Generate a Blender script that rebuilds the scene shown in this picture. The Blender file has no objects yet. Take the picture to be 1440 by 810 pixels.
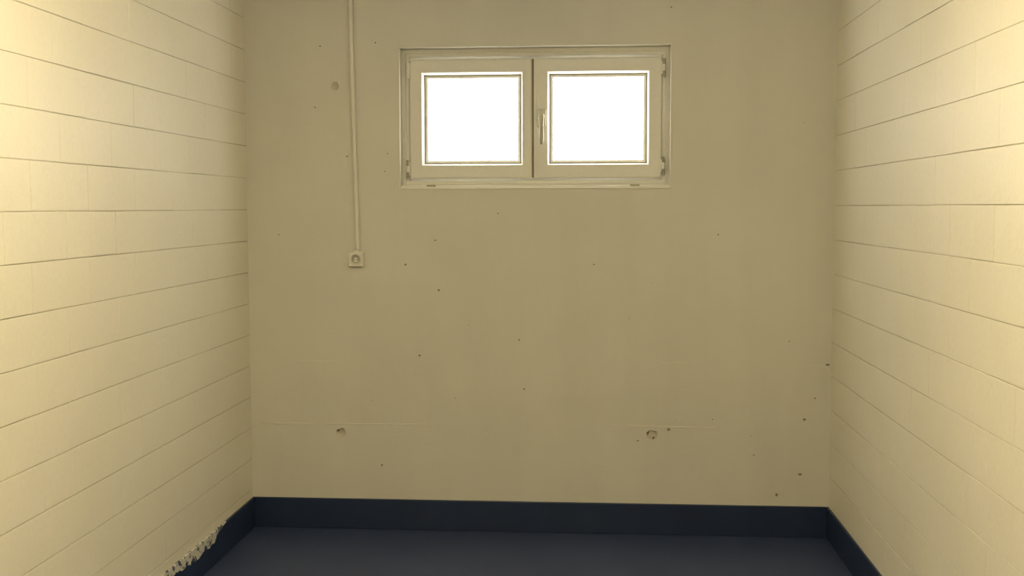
import bpy, bmesh, math, random
from mathutils import Vector, Matrix, noise
random.seed(4)
S=bpy.context.scene
C=bpy.context.collection
S.view_settings.view_transform='Standard'
S.view_settings.look='None'

# ---------------- camera ----------------
F=1550.0; D=5.17; r=0.002
cy=Vector((115,115,-F)).normalized()
cz=Vector((-r*F,F,115*(1-r))).normalized()
cx=cy.cross(cz).normalized()
R=Matrix((cx,cy,cz))            # rows = world axes in camera coords -> cam-to-world
def ray(px,py):
    return R@Vector((px-720,-(py-405),-F))
def hit(px,py,y=D):
    d=ray(px,py); t=y/d.y
    return d.x*t, H+d.z*t
H=0.0
H=-hit(760,748)[1]
camd=bpy.data.cameras.new('camera'); cam=bpy.data.objects.new('camera',camd); C.objects.link(cam)
M=R.to_4x4(); M.translation=Vector((0,0,H)); cam.matrix_world=M
camd.sensor_width=36; camd.lens=F/1440*36; camd.clip_start=0.02
S.camera=cam
XL=hit(353,560)[0]; XR=hit(1168.5,560)[0]
YN=-1.4; ZC=2.62
print('H',H,'XL',XL,'XR',XR)

# ---------------- helpers ----------------
def obj(name,me,mat=None,parent=None,smooth=False):
    o=bpy.data.objects.new(name,me); C.objects.link(o)
    if mat: me.materials.append(mat)
    if parent: o.parent=parent
    if smooth:
        for p in me.polygons: p.use_smooth=True
    return o
def box(name,lo,hi,mat,parent=None,bev=0,seg=2):
    bm=bmesh.new(); bmesh.ops.create_cube(bm,size=1)
    lo=Vector(lo);hi=Vector(hi)
    for v in bm.verts: v.co=Vector([(lo[i]+hi[i])/2+v.co[i]*(hi[i]-lo[i]) for i in range(3)])
    if bev: bmesh.ops.bevel(bm,geom=bm.edges[:],offset=bev,segments=seg,profile=.5,affect='EDGES')
    me=bpy.data.meshes.new(name); bm.to_mesh(me); bm.free()
    return obj(name,me,mat,parent)
def cyl(name,c,axis,rad,length,mat,parent=None,seg=32,rad2=None,bev=0):
    bm=bmesh.new(); bmesh.ops.create_cone(bm,cap_ends=True,segments=seg,radius1=rad,radius2=rad if rad2 is None else rad2,depth=length)
    if bev:
        es=[e for e in bm.edges if abs(e.verts[0].co.z-e.verts[1].co.z)<1e-6]
        bmesh.ops.bevel(bm,geom=es,offset=bev,segments=2,profile=.5,affect='EDGES')
    q=Vector((0,0,1)).rotation_difference(Vector(axis)).to_matrix().to_4x4()
    bmesh.ops.transform(bm,matrix=Matrix.Translation(c)@q,verts=bm.verts)
    me=bpy.data.meshes.new(name); bm.to_mesh(me); bm.free()
    return obj(name,me,mat,parent,smooth=False)
def ring(name,rect,prof,mat,parent=None):
    """rect=(x0,x1,z0,z1) ; prof list of (inset,y)"""
    x0,x1,z0,z1=rect; vs=[];fs=[]
    for (i,y) in prof:
        vs+=[(x0+i,y,z0+i),(x1-i,y,z0+i),(x1-i,y,z1-i),(x0+i,y,z1-i)]
    n=len(prof)
    for k in range(n-1):
        for j in range(4):
            a=k*4+j;b=k*4+(j+1)%4
            fs.append((a,b,b+4,a+4))
    me=bpy.data.meshes.new(name); me.from_pydata(vs,[],fs); me.update()
    return obj(name,me,mat,parent)

# ---------------- materials ----------------
def newmat(name):
    m=bpy.data.materials.new(name); m.use_nodes=True
    nt=m.node_tree; b=nt.nodes['Principled BSDF']
    return m,nt,b
def noise_n(nt,co,scale,detail=4,rough=.55):
    n=nt.nodes.new('ShaderNodeTexNoise'); n.inputs['Scale'].default_value=scale
    n.inputs['Detail'].default_value=detail; n.inputs['Roughness'].default_value=rough
    nt.links.new(co,n.inputs['Vector']); return n.outputs['Fac']
def ramp(nt,fac,p0,c0,p1,c1):
    n=nt.nodes.new('ShaderNodeValToRGB'); e=n.color_ramp.elements
    e[0].position=p0;e[0].color=c0;e[1].position=p1;e[1].color=c1
    nt.links.new(fac,n.inputs['Fac']); return n.outputs['Color']
def mixc(nt,fac,a,b,mode='MIX'):
    n=nt.nodes.new('ShaderNodeMix'); n.data_type='RGBA'; n.blend_type=mode
    for i,v in ((0,fac),(6,a),(7,b)):
        if isinstance(v,(int,float,tuple)): n.inputs[i].default_value=v
        else: nt.links.new(v,n.inputs[i])
    return n.outputs[2]
def mth(nt,op,a,b=0.0):
    n=nt.nodes.new('ShaderNodeMath'); n.operation=op
    for i,v in ((0,a),(1,b)):
        if isinstance(v,(int,float)): n.inputs[i].default_value=v
        else: nt.links.new(v,n.inputs[i])
    return n.outputs[0]
def bump(nt,h,b,strength,dist,prev=None):
    n=nt.nodes.new('ShaderNodeBump'); n.inputs['Strength'].default_value=strength; n.inputs['Distance'].default_value=dist
    nt.links.new(h,n.inputs['Height'])
    if prev: nt.links.new(prev,n.inputs['Normal'])
    nt.links.new(n.outputs['Normal'],b.inputs['Normal']); return n.outputs['Normal']
def g(v,a=1): return (v[0],v[1],v[2],a)

def paint(name,c1,c2,rough=.5,bs=.25,coarse=True):
    m,nt,b=newmat(name)
    co=nt.nodes.new('ShaderNodeTexCoord').outputs['Object']
    f=noise_n(nt,co,1.3,5)
    col=ramp(nt,f,.3,g(c1),.7,g(c2))
    f2=noise_n(nt,co,60,3)
    col=mixc(nt,.08,col,ramp(nt,f2,.3,(.6,.6,.6,1),.6,(1,1,1,1)),'MULTIPLY')
    nt.links.new(col,b.inputs['Base Color'])
    b.inputs['Roughness'].default_value=rough
    p=bump(nt,noise_n(nt,co,160,4,.6),b,bs,.002)
    if coarse: bump(nt,noise_n(nt,co,14,3,.5),b,bs,.006,p)
    return m
WALL1=(.77,.74,.625); WALL2=(.82,.79,.67)
m_block=paint('painted_block',WALL1,WALL2,.48,.3)
m_joint=paint('block_joint',(.40,.37,.28),(.74,.71,.60),.7,.4)
m_ceil=paint('ceiling_paint',(.7,.69,.64),(.75,.74,.68),.8,.2)

# painted concrete
m_conc,nt,b=newmat('painted_concrete')
co=nt.nodes.new('ShaderNodeTexCoord').outputs['Object']
f=noise_n(nt,co,1.1,6,.6)
col=ramp(nt,f,.3,(.64,.625,.555,1),.7,(.705,.69,.61,1))
mp=nt.nodes.new('ShaderNodeMapping'); mp.inputs['Scale'].default_value=(3.2,1,.25); nt.links.new(co,mp.inputs['Vector'])
col=mixc(nt,.12,col,ramp(nt,noise_n(nt,mp.outputs[0],1.6,5),.35,(.7,.69,.66,1),.65,(1,1,1,1)),'MULTIPLY')
vor=nt.nodes.new('ShaderNodeTexVoronoi'); vor.inputs['Scale'].default_value=9; nt.links.new(co,vor.inputs['Vector'])
sp=mth(nt,'LESS_THAN',vor.outputs['Distance'],.024)
gate=mth(nt,'GREATER_THAN',noise_n(nt,co,1.7,2),.54)
sp=mth(nt,'MULTIPLY',sp,gate)
col=mixc(nt,mth(nt,'MULTIPLY',sp,.7),col,(.24,.21,.14,1))
nt.links.new(col,b.inputs['Base Color']); b.inputs['Roughness'].default_value=.5
p=bump(nt,noise_n(nt,co,120,4,.6),b,.22,.0015)
p=bump(nt,noise_n(nt,co,6,4,.55),b,.35,.006,p)
mp2=nt.nodes.new('ShaderNodeMapping'); mp2.inputs['Scale'].default_value=(.5,1,9); nt.links.new(co,mp2.inputs['Vector'])
bump(nt,noise_n(nt,mp2.outputs[0],4,4,.6),b,.2,.003,p)

m_pit=paint('pit_concrete',(.2,.17,.11),(.34,.3,.2),.9,.5)
m_ridge=paint('ridge_paint',(.67,.65,.56),(.73,.71,.61),.5,.3)
m_tie=paint('tie_hole_paint',(.46,.43,.34),(.58,.55,.45),.6,.5)
m_frame=paint('window_pvc',(.76,.75,.68),(.80,.79,.72),.35,.05,False)
m_gasket=paint('gasket',(.20,.18,.12),(.26,.23,.16),.7,.05,False)
m_handle=paint('handle_enamel',(.50,.47,.36),(.56,.53,.41),.25,.03,False)
m_hinge=paint('hinge_metal',(.30,.28,.22),(.38,.36,.29),.35,.05,False)
m_plastic=paint('socket_plastic',(.72,.70,.61),(.77,.75,.66),.35,.05,False)
m_dark=paint('dark_hole',(.03,.028,.02),(.05,.045,.035),.8,.05,False)
m_door=paint('door_paint',(.35,.37,.38),(.4,.42,.43),.4,.05,False)

m_glass,nt,b=newmat('frosted_daylight_glass')
co=nt.nodes.new('ShaderNodeTexCoord').outputs['Object']
b.inputs['Base Color'].default_value=(.85,.88,.88,1); b.inputs['Roughness'].default_value=.4
nt.links.new(ramp(nt,noise_n(nt,co,1.2,2),.2,(1,.955,.87,1),.8,(1,.97,.91,1)),b.inputs['Emission Color'])
b.inputs['Emission Strength'].default_value=8.5
m_tube,nt,b=newmat('fluorescent_tube')
b.inputs['Base Color'].default_value=(.9,.9,.85,1)
b.inputs['Emission Color'].default_value=(1,.82,.50,1); b.inputs['Emission Strength'].default_value=128

# floor
m_floor,nt,b=newmat('blue_floor_coating')
co=nt.nodes.new('ShaderNodeTexCoord').outputs['Object']
col=ramp(nt,noise_n(nt,co,2.2,5,.6),.3,(.028,.043,.106,1),.7,(.037,.056,.130,1))
col=mixc(nt,.35,col,ramp(nt,noise_n(nt,co,220,2),.35,(.55,.55,.6,1),.65,(1.0,1,1,1)),'MULTIPLY')
nt.links.new(col,b.inputs['Base Color']); b.inputs['Roughness'].default_value=.5
b.inputs['Specular IOR Level'].default_value=.3
bump(nt,noise_n(nt,co,90,3),b,.15,.001)

def skirting(name,worn):
    m,nt,b=newmat(name)
    tc=nt.nodes.new('ShaderNodeTexCoord'); co=tc.outputs['Object']
    col=ramp(nt,noise_n(nt,co,5,4),.3,(.008,.018,.056,1),.7,(.011,.025,.071,1))
    if worn:
        sx=nt.nodes.new('ShaderNodeSeparateXYZ'); nt.links.new(co,sx.inputs[0])
        n1=noise_n(nt,co,16,6,.65)
        a=nt.nodes.new('ShaderNodeMapRange'); a.interpolation_type='SMOOTHSTEP'
        a.inputs[1].default_value=4.83; a.inputs[2].default_value=4.5; nt.links.new(sx.outputs['Y'],a.inputs[0])
        depth=mth(nt,'MULTIPLY',a.outputs[0],.058)
        th=mth(nt,'SUBTRACT',.158,mth(nt,'MULTIPLY',depth,mth(nt,'MULTIPLY',n1,1.9)))
        mask=mth(nt,'GREATER_THAN',sx.outputs['Z'],th)
        n2=mth(nt,'GREATER_THAN',noise_n(nt,co,30,5,.65),.44)
        mask=mth(nt,'MULTIPLY',mask,n2)
        col=mixc(nt,mask,col,(.66,.65,.58,1))
    nt.links.new(col,b.inputs['Base Color']); b.inputs['Roughness'].default_value=.45
    bump(nt,noise_n(nt,co,50,4),b,.2,.002)
    return m
m_skirt=skirting('navy_skirting_paint',False); m_skirtw=skirting('navy_skirting_paint_worn',True)

# ---------------- shell ----------------
floor=box('floor',(XL-.25,YN-.25,-.12),(XR+.25,D+.35,0),m_floor)
ceil=box('ceiling',(XL-.25,YN-.25,ZC),(XR+.25,D+.35,ZC+.15),m_ceil)

wx0,wz1=hit(561,67); wx1,_=hit(944,65); _,wz0=hit(750,264)
W=0.35
wall=box('wall_back',(XL-.25,D,0),(XR+.25,D+W,ZC),m_conc)
def apply_cut(ob,cut):
    md=ob.modifiers.new('cut','BOOLEAN'); md.operation='DIFFERENCE'; md.solver='EXACT'; md.object=cut
    md.material_mode='TRANSFER'
    dg=bpy.context.evaluated_depsgraph_get()
    me=bpy.data.meshes.new_from_object(ob.evaluated_get(dg))
    ob.modifiers.remove(md)
    if len(me.polygons)>5: ob.data=me
    else: print('BOOLEAN FAILED')
    bpy.data.objects.remove(cut)
c=box('cut',(wx0,D-.1,wz0),(wx1,D+W+.1,wz1),m_conc); apply_cut(wall,c)
bm=bmesh.new()
def flush():
    global bm
    me=bpy.data.meshes.new('cut'); bm.to_mesh(me); bm.free(); me.materials.append(m_pit); me.materials.append(m_tie)
    c=bpy.data.objects.new('cut',me); C.objects.link(c); apply_cut(wall,c)
    bm=bmesh.new()
def pit(px,py,rx,rz,dep,mi=0):
    x,z=hit(px,py)
    rr=bmesh.ops.create_icosphere(bm,subdivisions=4 if mi else 3,radius=1)
    off=Vector((px,py,0))
    fs=set()
    for v in rr['verts']:
        k=1+.3*noise.noise(v.co*1.6+off)
        v.co=Vector((x+v.co.x*rx*k,D+v.co.y*dep,z+v.co.z*rz*k))
        for f_ in v.link_faces: fs.add(f_)
    for f_ in fs:
        f_.material_index=mi; f_.smooth=bool(mi)
for a in [(471,121,.019,.022,.003),(480,608,.024,.019,.010),(917,611,.026,.021,.012)]: pit(*a,mi=1)
small=[(545,216,3),(488,220,4),(541,241,3),(570,372,3.4),(617,408,4.4),(590,500,4.2),(737,547,4),(730,478,3.6),(537,654,4),
 (1125,667,5.5),(1092,696,6),(1131,590,4.5),(1164,513,5.5),(443,151,3),(700,300,3),(612,338,3.5),(835,372,2.6),(1002,590,3),
 (1010,330,2.6),(940,604,5),(897,620,3.5),(450,65,2.8),(640,560,2.5),(1060,640,3),(1110,480,2.6),(392,330,2.8),(1146,560,3),(944,10,3),(528,60,3)]
for (px,py,s) in small: pit(px,py,s/1000*random.uniform(1,1.7),s/1000*random.uniform(.9,1.3),.006)
flush()
pit(475,606,.007,.007,.018); pit(911,609,.007,.006,.018); pit(919,616,.006,.005,.018)
flush()
print(len(wall.data.polygons),[m.name if m else None for m in wall.data.materials])

def ridge(name,px0,py0,px1,py1,h=.003,w=.004,gap=.35):
    x0,z0=hit(px0,py0); x1,z1=hit(px1,py1)
    n=max(8,int(math.hypot(x1-x0,z1-z0)/.012)); vs=[];fs=[]
    dx,dz=(x1-x0)/n,(z1-z0)/n; L=math.hypot(dx,dz); nx,nz=-dz/L,dx/L
    for i in range(n+1):
        q=noise.noise(Vector((i*.13,px0,py0))); q2=noise.noise(Vector((i*.5,px0+9,py0)))
        hh=max(0,.5+q*1.5)*h; x=x0+dx*i+nx*q2*.003; z=z0+dz*i+nz*q2*.003
        hh=hh if 0<i<n else 0
        vs+=[(x-nx*w,D+.0005,z-nz*w),(x-nx*w*.3,D-hh,z-nz*w*.3),(x+nx*w*.4,D-hh*.8,z+nz*w*.4),(x+nx*w,D+.0005,z+nz*w)]
    for i in range(n):
        for j in range(3):
            a=i*4+j; fs.append((a,a+1,a+5,a+4))
    me=bpy.data.meshes.new(name); me.from_pydata(vs,[],fs); me.update()
    obj(name,me,m_ridge,wall,smooth=True)
ridge('form_ridge_1',358,595,602,597,.004,.004); ridge('form_ridge_2',860,598,1008,602,.0028)
ridge('form_ridge_3',360,507,480,508,.0007)
ridge('form_ridge_5',930,510,1160,514,.0007)

def blockwall(name,xs,sgn,z0,ch,bl,seed):
    rnd=random.Random(seed)
    core=box(name,(xs-.25 if sgn>0 else xs+.0028,YN-.2,0),(xs-.0028 if sgn>0 else xs+.25,D,ZC),m_joint)
    bm=bmesh.new()
    row=0; z=z0
    while z<ZC:
        za=max(z,0.0); zb=min(z+ch,ZC)
        ys=[D]
        yy=D-(bl*.5 if row%2 else bl)+rnd.uniform(-.015,.015)
        while yy>YN: ys.append(yy); yy-=bl*rnd.uniform(.97,1.03)
        ys.append(YN)
        jig=rnd.uniform(-.0014,.0014)
        for i in range(len(ys)-1):
            yb,ya=ys[i],ys[i+1]
            if yb-ya<.01 or zb-za<.01: continue
            gz=.0011; gy=.0001
            pr=rnd.uniform(-.0004,.0004)+jig*.5
            t=bmesh.ops.create_cube(bm,size=1)['verts']
            a0,a1=(xs-.02,xs+pr) if sgn>0 else (xs+pr,xs+.02)
            lo=Vector((a0,ya+gy,za+gz+rnd.uniform(0,.0014))); hi=Vector((a1,yb-gy,zb-gz-rnd.uniform(0,.0012)))
            for v in t: v.co=Vector([(lo[k]+hi[k])/2+v.co[k]*(hi[k]-lo[k]) for k in range(3)])
        z+=ch; row+=1
    def par(e,ax):
        d=(e.verts[0].co-e.verts[1].co); return abs(d[ax])>.9*d.length
    bmesh.ops.bevel(bm,geom=[e for e in bm.edges if par(e,2)],offset=.0011,segments=2,profile=.5,affect='EDGES')
    bmesh.ops.bevel(bm,geom=[e for e in bm.edges if par(e,1) and e.calc_length()>.01],offset=.003,segments=3,profile=.5,affect='EDGES')
    me=bpy.data.meshes.new(name+'_blocks'); bm.to_mesh(me); bm.free()
    obj('blocks',me,m_block,core,smooth=False)
    return core
blockwall('wall_left',XL,1,H-.013-.1505*11,.1505,.37,3)
blockwall('wall_right',XR,-1,H-.315-.158*8,.158,.37,8)

wf=box('wall_front',(XL-.25,YN-.2,0),(XR+.25,YN,ZC),m_conc)
dr=bpy.data.objects.new('door_1',None); C.objects.link(dr)
box('leaf',(-.75,YN+.001,.005),(.15,YN+.04,2.03),m_door,dr,.003)
box('jamb_left',(-.83,YN+.001,0),(-.755,YN+.06,2.1),m_door,dr,.004)
box('jamb_right',(.155,YN+.001,0),(.23,YN+.06,2.1),m_door,dr,.004)
box('head',(-.755,YN+.001,2.035),(.155,YN+.06,2.1),m_door,dr,.004)
cyl('knob',(.08,YN+.075,1.02),(0,1,0),.025,.06,m_hinge,dr,bev=.006)

bh=hit(356,698)[1]
print('baseboard',bh)
T=.012
box('baseboard_back',(XL+T,D-T,0),(XR-T,D-.0003,bh),m_skirt,None,.003)
box('baseboard_left',(XL+.0015,YN,0),(XL+T,D,bh),m_skirtw,None,.003)
box('baseboard_right',(XR-T,YN,0),(XR-.0015,D,bh),m_skirt,None,.003)

# ---------------- window ----------------
win=bpy.data.objects.new('window_1',None); C.objects.link(win)
yf=D+.055
ring('rim',(wx0-.006,wx1+.006,wz0-.006,wz1+.006),[(0,D+.0005),(.001,D-.003),(.006,D-.003),(.0075,D+.004),(.0078,D+W-.05)],m_ridge,win)
def R2(a,b,c_,d,y):
    x0,z1=hit(a,b,y); x1,z0=hit(c_,d,y); return (x0,x1,z0,z1)
fr=(wx0+.0014,wx1-.0014,wz0+.0014,wz1-.0014)
ring('fixed_frame',fr,[(0,yf+.07),(0,yf),(.018,yf),(.021,yf+.004),(.034,yf+.005),(.036,yf+.03),(.08,yf+.03),(.08,yf+.07)],m_frame,win)
ys_=yf-.012
Ls=R2(575,84,748,251,ys_); Rs=R2(750.5,81,930,250,ys_)
ztop=(Ls[3]+Rs[3])/2; zbot=(Ls[2]+Rs[2])/2
Ls=(Ls[0],Ls[1],zbot,ztop); Rs=(Rs[0],Rs[1],zbot,ztop)
yg=yf+.03
Lg=R2(598,108,732,230,yg); Rg=R2(774,105,908,227,yg)
gzt=(Lg[3]+Rg[3])/2; gzb=(Lg[2]+Rg[2])/2
def sash(name,o,gx0,gx1):
    vs=[];fs=[]
    gi=(gx0,gx1,gzb,gzt)
    prof=[(0,None,yf+.02),(0,None,ys_+.006),(.005,None,ys_+.001),(.009,None,ys_),
          (None,.0125,ys_),(None,.010,ys_+.003),(None,.0075,ys_+.016),(None,.0065,ys_+.020),(None,.005,ys_+.034),(None,.004,yg),(None,-.012,yg+.001)]
    for (i,k,y) in prof:
        if i is not None: q=(o[0]+i,o[1]-i,o[2]+i,o[3]-i)
        else: q=(gi[0]-k,gi[1]+k,gi[2]-k,gi[3]+k)
        vs+=[(q[0],y,q[2]),(q[1],y,q[2]),(q[1],y,q[3]),(q[0],y,q[3])]
    for k in range(len(prof)-1):
        for j in range(4):
            a=k*4+j;b_=k*4+(j+1)%4; fs.append((a,b_,b_+4,a+4))
    me=bpy.data.meshes.new(name); me.from_pydata(vs,[],fs); me.update()
    obj(name,me,m_frame,win)
    ring(name+'_gasket',(gx0-.0045,gx1+.0045,gzb-.0045,gzt+.0045),[(0,yg-.003),(.001,yg-.005),(.0050,yg-.004),(.0050,yg+.002)],m_gasket,win)
    box(name+'_pane',(gx0-.01,yg+.001,gzb-.01),(gx1+.01,yg+.006,gzt+.01),m_glass,win)
sash('sash_left',Ls,Lg[0],Lg[1]); sash('sash_right',Rs,Rg[0],Rg[1])
box('mullion',(Ls[1]-.012,yf+.004,zbot+.012),(Rs[0]+.012,yf+.06,ztop-.012),m_frame,win)
box('gap_shade',(Ls[1]-.001,ys_+.006,zbot+.004),(Rs[0]+.001,yf+.004,ztop-.004),m_gasket,win)  # dark-coloured strip stands in for the shade in the gap between sashes
box('meeting_strip',(Rs[0]+.001,ys_-.004,zbot+.003),(Rs[0]+.012,ys_+.001,ztop-.003),m_frame,win,.0015)
box('sill_strip',(fr[0],D+.012,fr[2]-.001),(fr[1],yf+.002,fr[2]+.010),m_frame,win,.003)
for px in (606,893):
    x,_=hit(px,260); box('drip_mark',(x-.022,D+.006,fr[2]+.006),(x+.022,D+.03,fr[2]+.0135),m_hinge,win,.002)  # dark drip marks on the sill, built as small raised boxes
# handle
hx,hz=hit(762,166,ys_)
box('handle_rosette',(hx-.020,ys_-.012,hz-.042),(hx+.020,ys_,hz+.042),m_handle,win,.006,3)
cyl('handle_neck',(hx,ys_-.026,hz+.006),(0,1,0),.0125,.034,m_handle,win,bev=.002)
bm=bmesh.new()
pts=[(hz+.018,.008,.006),(hz+.014,.0125,.009),(hz-.004,.0130,.009),(hz-.03,.0095,.007),(hz-.075,.0105,.0065),(hz-.108,.0108,.0065),(hz-.124,.0065,.005)]
rings=[]
for (z,wx,wy) in pts:
    rr=[]
    for k in range(16):
        a=k/16*2*math.pi
        rr.append(bm.verts.new((hx+wx*math.copysign(abs(math.cos(a))**.7,math.cos(a)),ys_-.046+wy*math.copysign(abs(math.sin(a))**.7,math.sin(a))+ (0 if z>hz-.05 else .004),z)))
    rings.append(rr)
for i in range(len(rings)-1):
    for k in range(16): bm.faces.new((rings[i][k],rings[i][(k+1)%16],rings[i+1][(k+1)%16],rings[i+1][k]))
bm.faces.new(rings[0]); bm.faces.new(rings[-1][::-1])
bmesh.ops.recalc_face_normals(bm,faces=bm.faces[:])
me=bpy.data.meshes.new('handle_grip'); bm.to_mesh(me); bm.free()
obj('handle_grip',me,m_handle,win,smooth=True)
cyl('handle_screw',(hx,ys_-.0125,hz+.032),(0,1,0),.0035,.003,m_hinge,win,16)
cyl('handle_screw',(hx+.013,ys_-.0125,hz-.032),(0,1,0),.0035,.003,m_hinge,win,16)
# hinges
for (px,py) in ((573.5,98),(934,95),(573.5,238),(932.5,233)):
    x,z=hit(px,py,ys_)
    cyl('hinge_pin',(x,ys_-.004,z),(0,0,1),.0065,.085,m_hinge if px>700 or py>200 else m_frame,win,20,bev=.002)
    cyl('hinge_knuckle',(x,ys_-.004,z),(0,0,1),.0078,.03,m_frame,win,20,bev=.001)
    box('hinge_leaf',(x-.003 if px<700 else x-.014,ys_-.002,z-.03),(x+.014 if px<700 else x+.003,ys_+.002,z+.03),m_frame,win,.001)

# ---------------- conduit + socket ----------------
path=[(492.5,-30),(494,30),(496,110),(498.5,190),(501,265),(503.5,350)]
cu=bpy.data.curves.new('cable_conduit','CURVE'); cu.dimensions='3D'; cu.bevel_depth=.0105; cu.bevel_resolution=6
sp=cu.splines.new('NURBS'); P=[(hit(a,b)) for a,b in path]
P[0]=(P[0][0],ZC+.0)
sp.points.add(len(P)-1)
for i,(x,z) in enumerate(P): sp.points[i].co=(x,D-.0095,z,1)
sp.use_endpoint_u=True; sp.order_u=3
tmp=bpy.data.objects.new('t',cu); C.objects.link(tmp)
me=bpy.data.meshes.new_from_object(tmp.evaluated_get(bpy.context.evaluated_depsgraph_get())); bpy.data.objects.remove(tmp)
cond=obj('cable_conduit',me,m_plastic,smooth=True)
sx_,sz_=hit(502,364)
so=bpy.data.objects.new('wall_socket',None); C.objects.link(so)
box('backbox',(sx_-.036,D-.028,sz_-.036),(sx_+.036,D,sz_+.034),m_plastic,so,.006,3)
bm=bmesh.new()
prof=[(.0195,.014),(.0205,.0),(.0235,-.003),(.026,-.003),(.0275,.0),(.029,.002)]
n=40; rows=[]
for (rad,y) in prof:
    rows.append([bm.verts.new((sx_+rad*math.cos(k/n*2*math.pi),D-.0285+y*1.0,sz_+rad*math.sin(k/n*2*math.pi))) for k in range(n)])
for i in range(len(rows)-1):
    for k in range(n): bm.faces.new((rows[i][k],rows[i][(k+1)%n],rows[i+1][(k+1)%n],rows[i+1][k]))
me=bpy.data.meshes.new('collar'); bm.to_mesh(me); bm.free(); obj('collar',me,m_plastic,so,smooth=True)
cyl('well',(sx_,D-.0285,sz_),(0,1,0),.0198,.0012,m_hinge,so,40)
cyl('insert',(sx_,D-.0295,sz_-.004),(0,1,0),.0125,.002,m_plastic,so,32)
for dx in (-.0075,.0075): cyl('pin_hole',(sx_+dx,D-.031,sz_-.003),(0,1,0),.0026,.0012,m_dark,so,16)
cyl('gland',(sx_+.002,D-.011,sz_+.038),(0,0,1),.0135,.014,m_plastic,so,24,bev=.002)

# ---------------- ceiling luminaire ----------------
cl=bpy.data.objects.new('ceiling_light',None); C.objects.link(cl)
LX=(XL+XR)/2-.05; LY=1.85
box('housing',(LX-.06,LY-.78,ZC-.05),(LX+.06,LY+.78,ZC),m_frame,cl,.01)
for s in (-1,1): box('lamp_holder',(LX-.03,LY+s*.74-.015,ZC-.13),(LX+.03,LY+s*.74+.015,ZC-.045),m_frame,cl,.004)
cyl('tube',(LX,LY,ZC-.095),(0,1,0),.035,1.45,m_tube,cl,24)

w=bpy.data.worlds.new('World'); S.world=w; w.use_nodes=True
bg=w.node_tree.nodes['Background']; bg.inputs[0].default_value=(.8,.9,1,1); bg.inputs[1].default_value=1.0
